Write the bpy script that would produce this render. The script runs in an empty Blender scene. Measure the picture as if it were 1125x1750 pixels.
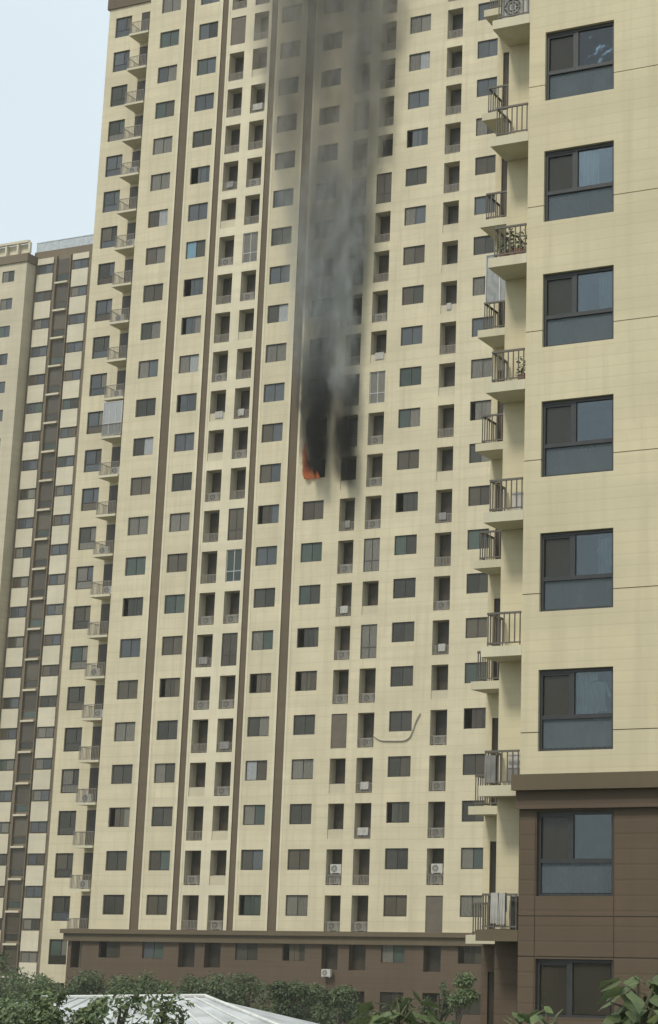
import bpy, bmesh, math, random
import numpy as np
from mathutils import Vector, Matrix, Euler

# ------------------------------------------------------------------ camera, sky, sun, exposure
S = bpy.context.scene
COL = S.collection
H = 8.5                                   # eye height: a third-floor window across the yard
cam_d = bpy.data.cameras.new('camera'); cam = bpy.data.objects.new('camera', cam_d); COL.objects.link(cam)
cam_d.sensor_fit = 'VERTICAL'; cam_d.sensor_height = 24.0
cam_d.lens = 2866.2066 / 1750 * 24.0
cam_d.shift_x = -(1065.22 - 562.5) / 1750; cam_d.shift_y = 0.0
cam_d.clip_start = 0.1; cam_d.clip_end = 3000
cam.location = (0, 0, H)
cam.rotation_euler = (math.pi/2 + 0.2205, 0, 0.3595)
S.camera = cam

SUN_EL, SUN_AZ = math.radians(52), math.radians(-14)      # azimuth: from straight behind the camera towards its right
W = bpy.data.worlds.new('World'); S.world = W; W.use_nodes = True
wn = W.node_tree.nodes; wl = W.node_tree.links
for n in list(wn): wn.remove(n)
wo = wn.new('ShaderNodeOutputWorld'); bg = wn.new('ShaderNodeBackground')
sky = wn.new('ShaderNodeTexSky'); sky.sky_type = 'NISHITA'; sky.sun_disc = False
sky.sun_elevation = SUN_EL; sky.sun_rotation = math.pi - SUN_AZ
sky.air_density = 1.0; sky.dust_density = 4.0; sky.ozone_density = 1.0
mixs = wn.new('ShaderNodeMixRGB'); mixs.inputs[2].default_value = (6.7, 7.65, 8.2, 1)   # thin bright overcast veil
tc = wn.new('ShaderNodeTexCoord'); cn = wn.new('ShaderNodeTexNoise'); cn.inputs['Scale'].default_value = 2.2
cn.inputs['Detail'].default_value = 5; cmr = wn.new('ShaderNodeMapRange')
cmr.inputs[1].default_value = .3; cmr.inputs[2].default_value = .7; cmr.inputs[3].default_value = .84; cmr.inputs[4].default_value = .98
wl.new(tc.outputs['Generated'], cn.inputs['Vector']); wl.new(cn.outputs['Fac'], cmr.inputs[0]); wl.new(cmr.outputs[0], mixs.inputs[0])
wl.new(sky.outputs[0], mixs.inputs[1]); wl.new(mixs.outputs[0], bg.inputs[0])
bg.inputs[1].default_value = 0.096; wl.new(bg.outputs[0], wo.inputs[0])
sd = bpy.data.lights.new('sun', 'SUN'); sd.energy = 1.95; sd.angle = math.radians(11); sd.color = (1, .955, .86)
sun = bpy.data.objects.new('sun', sd); COL.objects.link(sun)
dirs = Vector((math.sin(SUN_AZ)*math.cos(SUN_EL), -math.cos(SUN_AZ)*math.cos(SUN_EL), math.sin(SUN_EL)))
sun.rotation_euler = dirs.to_track_quat('Z', 'Y').to_euler()
S.view_settings.view_transform = 'Standard'; S.view_settings.look = 'None'
S.view_settings.gamma = 1; S.view_settings.use_curve_mapping = False
S.view_settings.exposure = 0.30
S.render.engine = 'CYCLES'
S.cycles.volume_step_rate = 1.0; S.cycles.volume_max_steps = 96; S.cycles.volume_bounces = 1
S.cycles.max_bounces = 6; S.cycles.transparent_max_bounces = 10

RND = random.Random(7)

# ------------------------------------------------------------------ material helpers
def newmat(name):
    m = bpy.data.materials.new(name); m.use_nodes = True
    nt = m.node_tree
    b = nt.nodes.get('Principled BSDF')
    return m, nt, b
def N(nt, t, **kw):
    n = nt.nodes.new(t)
    for k, v in kw.items(): setattr(n, k, v)
    return n
def val(nt, op, a, b=None, c=None, clamp=False):
    n = nt.nodes.new('ShaderNodeMath'); n.operation = op; n.use_clamp = clamp
    for i, x in enumerate((a, b, c)):
        if x is None: continue
        if isinstance(x, (int, float)): n.inputs[i].default_value = x
        else: nt.links.new(x, n.inputs[i])
    return n.outputs[0]
def mixc(nt, f, a, b, mode='MIX'):
    n = nt.nodes.new('ShaderNodeMixRGB'); n.blend_type = mode
    for i, x in enumerate((f, a, b)):
        if isinstance(x, (int, float)): n.inputs[i].default_value = x
        elif isinstance(x, tuple): n.inputs[i].default_value = (*x, 1)
        else: nt.links.new(x, n.inputs[i])
    return n.outputs[0]
def noise(nt, vec, scale, detail=3, rough=.55, stretch=None):
    if stretch:
        mp = nt.nodes.new('ShaderNodeMapping'); mp.inputs['Scale'].default_value = stretch
        nt.links.new(vec, mp.inputs[0]); vec = mp.outputs[0]
    n = nt.nodes.new('ShaderNodeTexNoise'); n.inputs['Scale'].default_value = scale
    n.inputs['Detail'].default_value = detail; n.inputs['Roughness'].default_value = rough
    nt.links.new(vec, n.inputs['Vector']); return n.outputs['Fac']
def mrange(nt, v, a, b, c=0., d=1., smooth=False):
    n = nt.nodes.new('ShaderNodeMapRange'); n.clamp = True
    if smooth: n.interpolation_type = 'SMOOTHSTEP'
    nt.links.new(v, n.inputs[0])
    for i, x in zip((1, 2, 3, 4), (a, b, c, d)): n.inputs[i].default_value = x
    return n.outputs[0]
def worldpos(nt):
    return nt.nodes.new('ShaderNodeNewGeometry').outputs['Position']
def sep(nt, v):
    n = nt.nodes.new('ShaderNodeSeparateXYZ'); nt.links.new(v, n.inputs[0]); return n.outputs
def bump(nt, b, h, dist=.02, strength=.5):
    n = nt.nodes.new('ShaderNodeBump'); n.inputs['Distance'].default_value = dist; n.inputs['Strength'].default_value = strength
    nt.links.new(h, n.inputs['Height']); nt.links.new(n.outputs[0], b.inputs['Normal'])

def wall_mat(name, col, joint=0.0, period=.725, offs=0., soot=False, streak=.5, rough=.85):
    """painted stone-effect render: mottled, rain-streaked, with faint scored courses"""
    m, nt, b = newmat(name)
    P = worldpos(nt); x, y, z = sep(nt, P)
    big = noise(nt, P, .28, 4); fine = noise(nt, P, 3.0, 5)
    st = noise(nt, P, 1.0, 5, .65, (2.6, 2.6, .11))
    crs = noise(nt, P, 1.0, 2, .5, (.07, .07, 1.9))
    c = mixc(nt, mrange(nt, big, .3, .7), tuple(k*.87 for k in col), tuple(min(1, k*1.08) for k in col))
    warm = noise(nt, P, .55, 2)
    c = mixc(nt, mrange(nt, warm, .5, .75, 0, .35), c, (col[0]*1.04, col[1]*.97, col[2]*.92))
    c = mixc(nt, mrange(nt, st, .48, .74, 0, streak), c, tuple(k*.68 for k in col))
    c = mixc(nt, mrange(nt, crs, .46, .68, 0, .45), c, tuple(k*.82 for k in col))
    c = mixc(nt, mrange(nt, fine, .35, .7, .0, .16), c, tuple(k*.78 for k in col))
    if joint > 0:
        fr = val(nt, 'FRACT', val(nt, 'DIVIDE', val(nt, 'ADD', z, offs), period))
        w = val(nt, 'ABSOLUTE', val(nt, 'SUBTRACT', fr, .5))
        j = mrange(nt, w, .5 - .030/period, .5 - .012/period, 0, joint)
        c = mixc(nt, j, c, tuple(k*.58 for k in col))
        bump(nt, b, val(nt, 'SUBTRACT', val(nt, 'MULTIPLY', fine, .15), j), .02, .5)
    else:
        bump(nt, b, fine, .01, .3)
    if soot:                                   # black fire staining up the wall over the burnt-out flat
        sx = mrange(nt, val(nt, 'ABSOLUTE', val(nt, 'ADD', x, 58.6)), 1.0, 2.2, 1, 0, True)
        sz = val(nt, 'MULTIPLY', mrange(nt, z, 36.6, 38.2, 0, 1, True), mrange(nt, z, 44, 60, 1, .25, True))
        sn = noise(nt, P, .5, 5, .6, (1.3, 1.3, .25))
        f = val(nt, 'MULTIPLY', val(nt, 'MULTIPLY', sx, sz), mrange(nt, sn, .30, .62, .25, .9))
        c = mixc(nt, f, c, (.03, .028, .025))
    nt.links.new(c, b.inputs['Base Color']); b.inputs['Roughness'].default_value = rough
    b.inputs['Specular IOR Level'].default_value = .25
    return m
def plain(name, col, rough=.6, var=.2, scale=4., metal=0., spec=.4, perobj=0.):
    m, nt, b = newmat(name)
    P = nt.nodes.new('ShaderNodeTexCoord').outputs['Object']
    n1 = noise(nt, P, scale, 4)
    c = mixc(nt, mrange(nt, n1, .3, .72), tuple(k*(1-var) for k in col), tuple(min(1, k*(1+var*.6)) for k in col))
    if perobj:
        r = nt.nodes.new('ShaderNodeObjectInfo').outputs['Random']
        c = mixc(nt, val(nt, 'MULTIPLY', r, perobj), c, (.01, .01, .01))
    nt.links.new(c, b.inputs['Base Color'])
    b.inputs['Roughness'].default_value = rough; b.inputs['Metallic'].default_value = metal; b.inputs['Specular IOR Level'].default_value = spec
    bump(nt, b, n1, .01, .15)
    return m
def glass(name, col, ior=1.45, curtain=None):
    """window glass with the dim room (and drawn curtain folds) seen in it"""
    m, nt, b = newmat(name)
    oi = nt.nodes.new('ShaderNodeObjectInfo').outputs['Random']
    P = worldpos(nt)
    n1 = noise(nt, P, 1.2, 3)
    v = mrange(nt, val(nt, 'ADD', val(nt, 'MULTIPLY', oi, .7), val(nt, 'MULTIPLY', n1, .6)), .2, 1.0, .62, 1.35)
    mul = nt.nodes.new('ShaderNodeVectorMath'); mul.operation = 'SCALE'; mul.inputs[0].default_value = col
    nt.links.new(v, mul.inputs['Scale'])
    c = mul.outputs[0]
    if curtain:
        x, y, z = sep(nt, P)
        wv = nt.nodes.new('ShaderNodeMath'); wv.operation = 'SINE'
        nt.links.new(val(nt, 'ADD', val(nt, 'MULTIPLY', x, 26), val(nt, 'MULTIPLY', n1, 30)), wv.inputs[0])
        c = mixc(nt, mrange(nt, wv.outputs[0], -1, 1, .25, .55), c, curtain)
    nt.links.new(c, b.inputs['Base Color'])
    b.inputs['Roughness'].default_value = .08; b.inputs['IOR'].default_value = ior
    wob = noise(nt, P, 1.6, 2); bump(nt, b, wob, .01, .12)
    return m

M = {}
CREAM = (.630, .556, .388)
M['wall'] = wall_mat('cream_render', CREAM, .25, .725, .1, soot=True)
M['trim'] = wall_mat('pale_trim_render', (.68, .61, .445), 0, streak=.35)
M['cream_r'] = wall_mat('cream_panel_render', (.618, .545, .368), .09, .242, .02, streak=.5)
M['cream_far'] = wall_mat('far_cream_render', (.56, .50, .37), .3, .725, .3, streak=.4)
M['pale_panel'] = wall_mat('pale_spandrel_render', (.62, .565, .43), 0, streak=.3)
M['brown'] = wall_mat('brown_paint', (.138, .106, .069), 0, streak=.5)
M['brown_clad'] = wall_mat('brown_stone_cladding', (.120, .087, .058), .22, .30, .05, streak=.35, rough=.7)
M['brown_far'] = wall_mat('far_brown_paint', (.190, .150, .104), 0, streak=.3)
M['ledge'] = wall_mat('olive_brown_ledge_paint', (.140, .110, .070), 0, streak=.4)
M['slab'] = wall_mat('balcony_slab_paint', (.60, .55, .40), 0, streak=.5)
M['seal'] = plain('grey_joint_sealant', (.23, .195, .14), .8)
M['inner'] = wall_mat('loggia_inner_render', (.56, .50, .36), 0, streak=.4)
M['frame'] = plain('dark_aluminium_frame', (.035, .037, .036), .45, spec=.5)
M['frame_far'] = plain('grey_aluminium_frame', (.050, .050, .045), .5)
M['frame_w'] = plain('white_plastic_frame', (.50, .50, .48), .4)
M['rail'] = plain('brown_grey_steel_rail', (.12, .105, .085), .5)
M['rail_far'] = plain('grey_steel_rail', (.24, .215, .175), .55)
M['door'] = plain('dark_balcony_door', (.058, .045, .029), .35, .35, 1.5, perobj=.5)
M['blind'] = plain('brown_roller_blind', (.135, .112, .085), .75, .15, 2.)
M['ac'] = plain('off_white_casing', (.50, .48, .43), .5, .15)
M['dark'] = plain('dark_grille_plastic', (.05, .05, .048), .5)
M['g_dark'] = glass('dark_glass', (.050, .048, .037))
M['g_brown'] = glass('brown_dim_glass', (.082, .068, .047))
M['g_blue'] = glass('blue_grey_glass', (.072, .080, .084), 1.5)
M['g_green'] = glass('green_grey_glass', (.054, .072, .058), 1.5)
M['g_curt'] = glass('curtained_glass', (.11, .102, .082), 1.45, (.22, .205, .17))
M['g_pale'] = glass('pale_curtained_glass', (.24, .25, .25), 1.6, (.40, .40, .38))
M['g_cyan'] = glass('pale_cyan_glass', (.16, .30, .38), 1.6)
M['burnt'] = plain('charred_interior', (.008, .0075, .007), .95)
M['white'] = plain('white_cloth', (.42, .40, .36), .9, .15, 5)
M['curtain'] = plain('pale_curtain', (.50, .49, .47), .9, .25, 2)
M['grey_cloth'] = plain('grey_cloth', (.24, .23, .21), .9, .25, 3)
M['room'] = plain('dim_room_wall', (.20, .17, .14), .9)
M['pipe'] = plain('pale_plastic_pipe', (.50, .46, .36), .6)

def clear_glass(name, tint, screen_or_reflection=None):
    m, nt, b = newmat(name); nt.nodes.remove(b)
    out = nt.nodes['Material Output']
    tr = nt.nodes.new('ShaderNodeBsdfTransparent'); tr.inputs[0].default_value = (*tint, 1)
    gl = nt.nodes.new('ShaderNodeBsdfGlossy'); gl.inputs['Roughness'].default_value = .03; gl.inputs[0].default_value = (.88, .94, .97, 1)
    P = worldpos(nt); bm = nt.nodes.new('ShaderNodeBump'); bm.inputs['Distance'].default_value = .01; bm.inputs['Strength'].default_value = .16
    nt.links.new(noise(nt, P, 2.2, 2), bm.inputs['Height']); nt.links.new(bm.outputs[0], gl.inputs['Normal'])
    fr = nt.nodes.new('ShaderNodeFresnel'); fr.inputs[0].default_value = 1.8
    mx = nt.nodes.new('ShaderNodeMixShader'); nt.links.new(fr.outputs[0], mx.inputs[0])
    nt.links.new(tr.outputs[0], mx.inputs[1]); nt.links.new(gl.outputs[0], mx.inputs[2])
    last = mx.outputs[0]
    if screen_or_reflection:
        df = nt.nodes.new('ShaderNodeBsdfDiffuse'); df.inputs[0].default_value = (*screen_or_reflection, 1)
        m2 = nt.nodes.new('ShaderNodeMixShader'); m2.inputs[0].default_value = .6; nt.links.new(mrange(nt, noise(nt, P, 1.1, 4, .6, (1,1,.6)), .3, .7, .38, .78), m2.inputs[0])  # patchy coat
        nt.links.new(last, m2.inputs[1]); nt.links.new(df.outputs[0], m2.inputs[2]); last = m2.outputs[0]
    nt.links.new(last, out.inputs[0]); return m
M['r_clear'] = clear_glass('tinted_clear_glass', (.78, .86, .90))
M['r_screen'] = clear_glass('insect_screened_glass', (.40, .38, .33), (.066, .058, .042))
M['r_low'] = clear_glass('frosted_glass_painted_reflection', (.50, .60, .64), (.125, .148, .160))  # blue-grey diffuse patches imitate uneven reflections in the lower panes

def leaf_mat(name, col, back=None):
    m, nt, b = newmat(name)
    P = worldpos(nt); n1 = noise(nt, P, .9, 3); n2 = noise(nt, P, 9., 2)
    c = mixc(nt, mrange(nt, n1, .32, .68), tuple(k*.62 for k in col), tuple(k*1.3 for k in col))
    c = mixc(nt, mrange(nt, n2, .45, .75, 0, .6), c, (col[0]*1.7, col[1]*1.45, col[2]*1.1))
    nt.links.new(c, b.inputs['Base Color']); b.inputs['Roughness'].default_value = .5
    b.inputs['Specular IOR Level'].default_value = .35
    tl = nt.nodes.new('ShaderNodeBsdfTranslucent'); nt.links.new(c, tl.inputs[0])
    mx = nt.nodes.new('ShaderNodeMixShader'); mx.inputs[0].default_value = .25
    nt.links.new(b.outputs[0], mx.inputs[1]); nt.links.new(tl.outputs[0], mx.inputs[2])
    nt.links.new(mx.outputs[0], nt.nodes['Material Output'].inputs[0]); return m
M['leaf_dark'] = leaf_mat('dark_leaf', (.072, .100, .048))
M['leaf_mid'] = leaf_mat('mid_green_leaf', (.100, .142, .064))
M['leaf_lite'] = leaf_mat('light_green_leaf', (.142, .185, .086))
M['leaf_big'] = leaf_mat('broad_leaf', (.115, .155, .068))
M['bark'] = plain('grey_brown_bark', (.10, .085, .065), .9, .4, 6)
M['stem'] = plain('green_brown_stem', (.11, .11, .06), .8, .3, 6)
M['roof_w'] = plain('white_roof_sheet', (.50, .52, .52), .6, .38, .9)
M['metal_w'] = plain('white_painted_steel', (.60, .60, .57), .5, .15)

# ------------------------------------------------------------------ mesh helpers
class MB:
    def __init__(s): s.v = []; s.f = []; s.m = []
    def quad(s, a, b, c, d, m=0):
        i = len(s.v); s.v += [a, b, c, d]; s.f.append((i, i+1, i+2, i+3)); s.m.append(m)
    def box(s, x0, x1, y0, y1, z0, z1, m=0):
        i = len(s.v)
        s.v += [(x0,y0,z0),(x1,y0,z0),(x1,y1,z0),(x0,y1,z0),(x0,y0,z1),(x1,y0,z1),(x1,y1,z1),(x0,y1,z1)]
        for q in ((0,3,2,1),(4,5,6,7),(0,1,5,4),(1,2,6,5),(2,3,7,6),(3,0,4,7)):
            s.f.append(tuple(i+k for k in q)); s.m.append(m)
    def tube(s, pts, r, n=6, m=0, cap=True):
        pts = [Vector(p) for p in pts]; R = r if isinstance(r, (list, tuple)) else [r]*len(pts)
        rings = []
        for k, p in enumerate(pts):
            t = (pts[min(k+1, len(pts)-1)] - pts[max(k-1, 0)]).normalized()
            a = t.orthogonal().normalized() if k == 0 else (a - t*a.dot(t)).normalized()
            b = t.cross(a); base = len(s.v)
            for q in range(n):
                an = 2*math.pi*q/n
                s.v.append(tuple(p + (a*math.cos(an) + b*math.sin(an))*R[k]))
            rings.append(base)
        for k in range(len(pts)-1):
            for q in range(n):
                s.f.append((rings[k]+q, rings[k]+(q+1)%n, rings[k+1]+(q+1)%n, rings[k+1]+q)); s.m.append(m)
        if cap:
            s.f.append(tuple(rings[0]+q for q in reversed(range(n)))); s.m.append(m)
            s.f.append(tuple(rings[-1]+q for q in range(n))); s.m.append(m)
    def disc(s, c, r, y, n=12, m=0, ri=0.):
        i = len(s.v)
        for q in range(n):
            a = 2*math.pi*q/n; s.v.append((c[0]+r*math.cos(a), y, c[1]+r*math.sin(a)))
        if ri > 0:
            for q in range(n):
                a = 2*math.pi*q/n; s.v.append((c[0]+ri*math.cos(a), y, c[1]+ri*math.sin(a)))
            for q in range(n): s.f.append((i+q, i+(q+1)%n, i+n+(q+1)%n, i+n+q)); s.m.append(m)
        else: s.f.append(tuple(i+q for q in range(n))); s.m.append(m)
    def mesh(s, name, mats, off=(0,0,0)):
        me = bpy.data.meshes.new(name)
        o = off
        me.from_pydata([(a-o[0], b-o[1], c-o[2]) for a, b, c in s.v], [], s.f)
        for k in mats: me.materials.append(k)
        if len(mats) > 1: me.polygons.foreach_set('material_index', s.m)
        me.update(); return me

def link(name, me, parent=None, loc=(0,0,0), rot=None, mat=None):
    o = bpy.data.objects.new(name, me); COL.objects.link(o)
    o.location = loc
    if rot: o.rotation_euler = rot
    if parent: o.parent = parent
    if mat is not None:
        for s_ in o.material_slots: s_.link = 'OBJECT'; s_.material = mat
    return o
def thing(name, label, cat, loc=(0,0,0), group=None, rz=0):
    o = bpy.data.objects.new(name, None); COL.objects.link(o); o.empty_display_size = .2
    o.location = loc; o.rotation_euler = (0,0,rz); o['label'] = label; o['category'] = cat
    if group: o['group'] = group
    return o
def tag(o, label, cat, group=None):
    o['label'] = label; o['category'] = cat
    if group: o['group'] = group
    return o
def part(name, mb, mats, root):
    """world-coordinate mesh hung under a top-level thing"""
    if not isinstance(mats, (list, tuple)): mats = [mats]
    L = root.location
    return link(name, mb.mesh(name, list(mats), L), root)
def sub(name, mb, mats, p):
    """world-coordinate mesh hung under a part (whose own origin may be offset)"""
    if not isinstance(mats, (list, tuple)): mats = [mats]
    L = p.location + p.parent.location
    return link(name, mb.mesh(name, list(mats), L), p)

def wall_holes(mb, x0, x1, z0, z1, Y, holes, m=0, depth=.18, mrev=0, front=-1):
    """front face of a wall on plane y=Y with rectangular openings and their reveals"""
    hs = []
    for h in holes:
        a, b, c, d = max(h[0], x0), min(h[1], x1), max(h[2], z0), min(h[3], z1)
        if b-a > 1e-4 and d-c > 1e-4: hs.append((a, b, c, d, h))
    # group holes into columns with the same x-span so that the face grid stays small
    cols = sorted({(h[0], h[1]) for h in hs})
    x = x0
    for a, b in cols:
        if a > x + 1e-4: mb.quad((x,Y,z0),(a,Y,z0),(a,Y,z1),(x,Y,z1), m)
        z = z0
        for h in sorted([h for h in hs if (h[0], h[1]) == (a, b)], key=lambda q: q[2]):
            if h[2] > z + 1e-4: mb.quad((a,Y,z),(b,Y,z),(b,Y,h[2]),(a,Y,h[2]), m)
            z = h[3]
        if z < z1 - 1e-4: mb.quad((a,Y,z),(b,Y,z),(b,Y,z1),(a,Y,z1), m)
        x = b
    if x < x1 - 1e-4: mb.quad((x,Y,z0),(x1,Y,z0),(x1,Y,z1),(x,Y,z1), m)
    for a, b, c, d, h in hs:
        y1 = Y + (h[4] if len(h) > 4 else depth)
        if a == h[0]: mb.quad((a,Y,c),(a,y1,c),(a,y1,d),(a,Y,d), mrev)
        if b == h[1]: mb.quad((b,y1,c),(b,Y,c),(b,Y,d),(b,y1,d), mrev)
        if c == h[2]: mb.quad((a,y1,c),(a,Y,c),(b,Y,c),(b,y1,c), mrev)
        if d == h[3]: mb.quad((a,Y,d),(a,y1,d),(b,y1,d),(b,Y,d), mrev)

# ------------------------------------------------------------------ the ground
def ground():
    mb = MB(); n = 40
    xs = np.linspace(-900, 900, n); ys = np.linspace(-900, 900, n)
    mb.quad((-1200,-1200,0),(1200,-1200,0),(1200,1200,0),(-1200,1200,0))
    m, nt, b = newmat('bare_earth_and_grass'); P = worldpos(nt)
    c = mixc(nt, mrange(nt, noise(nt, P, .12, 5), .4, .6), (.05, .07, .03), (.13, .11, .08))
    c = mixc(nt, mrange(nt, noise(nt, P, 2.5, 4), .4, .7, 0, .5), c, (.03, .045, .02))
    nt.links.new(c, b.inputs['Base Color']); b.inputs['Roughness'].default_value = .95
    o = link('ground', mb.mesh('ground', [m])); o['kind'] = 'structure'
    mb = MB(); mb.quad((-140,90,.004),(40,90,.004),(40,94.5,.004),(-140,94.5,.004))
    p = link('path', mb.mesh('path', [wall_mat('grey_paving', (.26,.25,.23), .4, 1)])); p['kind'] = 'structure'
ground()

# ------------------------------------------------------------------ the burning apartment block
Y1 = 96.5
ZT = 78.0                                   # top of the cream facade (above the frame)
NF = 24
def zc(k): return 7.4 + 2.9*k               # window centre of floor k (k=0 just above the brown base)
main = thing('apartment_building', 'tall cream apartment block with brown vertical strips and black smoke on its facade', 'apartment building', (-62, Y1, 0))
ML = main.location
WIN = {'A': (-73.80,-72.09), 'B': (-70.31,-68.64), 'D': (-63.11,-61.43), 'E': (-59.57,-57.93), 'F': (-52.44,-50.79), 'H': (-47.10,-45.47)}
LOG = {'C1': (-67.47,-66.20), 'C2': (-65.46,-64.22), 'E1': (-56.70,-55.53), 'E2': (-54.73,-53.53), 'G1': (-49.47,-48.27)}
WH = .655
ZB = 5.78                                   # bottom of the cream wall / top of the cornice
def col_holes(names, k0=0):
    hs = []
    for n in names:
        for k in range(k0, NF):
            if n in WIN: hs.append((*WIN[n], zc(k)-WH, zc(k)+WH, .16))
            elif n == 'A0': hs.append((-78.95,-77.45, zc(k)-1.12, zc(k)+.56, .16))
            else: hs.append((*LOG[n], zc(k)-1.62, zc(k)+.63, .85))
    return hs
def facade(x0, x1, names, mat='wall'):
    mb = MB(); wall_holes(mb, x0, x1, ZB, ZT, Y1, col_holes(names), 0, mrev=1)
    return part('facade_wall', mb, [M[mat], M['inner'] if mat == 'trim' or len(names) > 2 else M['wall']], main)
facade(-74.85,-71.55, ['A']); facade(-70.82,-68.28, ['B']); facade(-67.78,-63.95, ['C1','C2'], 'trim')
facade(-63.46,-60.88, ['D'])
facade(-60.20,-38.0, ['E','E1','E2','F','G1','H'])
# brown recessed strips with their paler borders
for a, b in ((-71.55,-70.82),(-68.28,-67.78),(-63.95,-63.46),(-60.88,-60.20)):
    mb = MB(); d = .05
    mb.quad((a,Y1,ZB),(a,Y1+d,ZB),(a,Y1+d,ZT),(a,Y1,ZT)); mb.quad((b,Y1+d,ZB),(b,Y1,ZB),(b,Y1,ZT),(b,Y1+d,ZT))
    mb.quad((a,Y1+d,ZB),(b,Y1+d,ZB),(b,Y1+d,ZT),(a,Y1+d,ZT))
    part('brown_strip', mb, M['brown'], main)
    for s_, e in ((a, -1), (b, 1)):
        mb = MB(); x0, x1 = sorted((s_ + e*.002, s_ + e*.17)); mb.box(x0, x1, Y1-.02, Y1-.002, ZB+.01, ZT-.02)
        part('strip_border', mb, M['trim'], main)
# set-back left corner bay, its side wall, and the block's own sides
YA = Y1 + 1.2
mb = MB()
hs = [(-78.95,-77.45, zc(k)-1.12, zc(k)+.56, .16) for k in range(-2, NF)] + [(-76.55,-75.15, zc(k)-1.85, zc(k)+.58, .10) for k in range(0, NF)]
wall_holes(mb, -79.6, -74.85, 0, 75.5, YA, hs, 0, mrev=0)
mb.quad((-74.85,YA,ZB),(-74.85,Y1,ZB),(-74.85,Y1,ZT),(-74.85,YA,ZT))
mb.quad((-79.6,YA+16,0),(-79.6,YA,0),(-79.6,YA,75.5),(-79.6,YA+16,75.5))
part('corner_wall', mb, M['wall'], main)
mb = MB(); mb.box(-79.75, -74.9, YA-.12, YA+16, 75.5, 79.0); part('brown_parapet', mb, M['brown'], main)
mb = MB(); mb.box(-74.85, -38.0, Y1+.005, Y1+16, ZT, ZT+.6); mb.box(-79.58,-38.002, Y1+15.6, Y1+16, 0, ZT)
mb.quad((-38,Y1,0),(-38,Y1+16,0),(-38,Y1+16,ZT),(-38,Y1,ZT)); part('rear_wall_and_roof', mb, M['wall'], main)
# brown stone base with its two-step cornice
YB = Y1 - .12
bh = []
for k in (-1, -2):
    zt = 5.17 if k == -1 else 2.17
    for n in WIN: bh.append((*WIN[n], zt-1.22, zt, .16))
    for n in LOG: bh.append((*LOG[n], zt-1.75, zt, .6))
    bh.append((-76.05,-75.2, zt-1.9, zt, .3))
mb = MB(); wall_holes(mb, -76.35, -38.0, 0, 5.02, YB, bh, 0, mrev=0)
mb.quad((-76.35,YB+1.3,0),(-76.35,YB,0),(-76.35,YB,5.02),(-76.35,YB+1.3,5.02)); part('stone_base', mb, M['brown_clad'], main)
mb = MB(); mb.box(-76.75, -38.0, YB-.42, Y1-.003, 5.52, 5.80); mb.box(-76.58, -38.0, YB-.24, Y1-.003, 5.02, 5.517)
mb.box(-76.75, -74.86, Y1-.001, YA-.003, 5.10, 5.80); part('cornice', mb, M['ledge'], main)

# windows: shared meshes, one frame and two panes each
def frame_mesh(w, h, mull=.5, t=.04, d=.06, tr=None):
    mb = MB(); a, b = -w/2, w/2; c, e = -h/2, h/2; mx = a + w*mull
    mb.box(a, a+t, 0, d, c, e); mb.box(b-t, b, 0, d, c, e)
    mb.box(a+t, b-t, 0, d, c, c+t); mb.box(a+t, b-t, 0, d, e-t, e)
    zlo = c+t
    if tr is not None:
        zt = c + h*tr; mb.box(a+t, b-t, -.004, d, zt-t*.7, zt+t*.7); zlo = zt+t*.7
    mb.box(mx-t*.5, mx+t*.5, .002, d-.002, zlo, e-t)
    return mb.mesh('window_frame', [M['frame_far']])
def pane_mesh(w, h):
    mb = MB(); mb.box(-w/2, w/2, 0, .012, -h/2, h/2); return mb.mesh('pane', [M['g_dark']])
FM = frame_mesh(1.65, 1.305); PM = pane_mesh(.74, 1.19)
FA = frame_mesh(1.49, 1.675, .62, tr=.36); PA1 = pane_mesh(.84, .98); PA2 = pane_mesh(.46, .98); PA3 = pane_mesh(1.37, .51)
SILL = MB(); SILL.box(-.86, .86, -.19, -.005, -.03, .03); SILL = SILL.mesh('sill', [M['trim']])
OVR = {('B',16): ('g_cyan','g_dark'), ('B',0): ('g_brown','g_dark'), ('A',17): ('g_brown','g_pale'), ('F',20): ('g_curt','g_pale'), ('F',16): ('g_curt','g_blue'),
       ('D',0): ('g_green','g_green'), ('D',2): ('g_curt','g_green'), ('E',8): ('g_green','g_green'), ('E',0): ('g_curt','g_curt'), ('D',14): ('g_dark','g_pale'),
       ('A',11): ('g_dark','g_pale'), ('A',10): ('g_brown','g_brown'), ('A',6): ('g_blue','g_blue'), ('F',12): ('g_green','g_green'), ('F',9): ('g_dark','g_dark'),
       ('F',7): ('g_dark','g_dark'), ('F',0): ('g_brown','g_brown'), ('F',10): ('g_brown','g_brown'), ('B',13): ('g_curt','g_pale'), ('E',5): ('g_brown','g_brown'),
       ('A',2): ('g_brown','g_curt'), ('B',6): ('g_brown','g_brown'), ('D',5): ('g_brown','g_brown'), ('D',3): ('g_pale','g_brown'), ('A',18): ('g_curt','g_curt'),
       ('A',16): ('g_brown','g_curt'), ('A',19): ('g_curt','g_curt')}
def pick(hi):
    r = RND.random()
    if hi:
        return 'g_blue' if r < .38 else 'g_dark' if r < .6 else 'g_curt' if r < .82 else 'g_green' if r < .9 else 'g_brown'
    return 'g_dark' if r < .50 else 'g_brown' if r < .68 else 'g_green' if r < .82 else 'g_curt' if r < .95 else 'g_blue'
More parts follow.
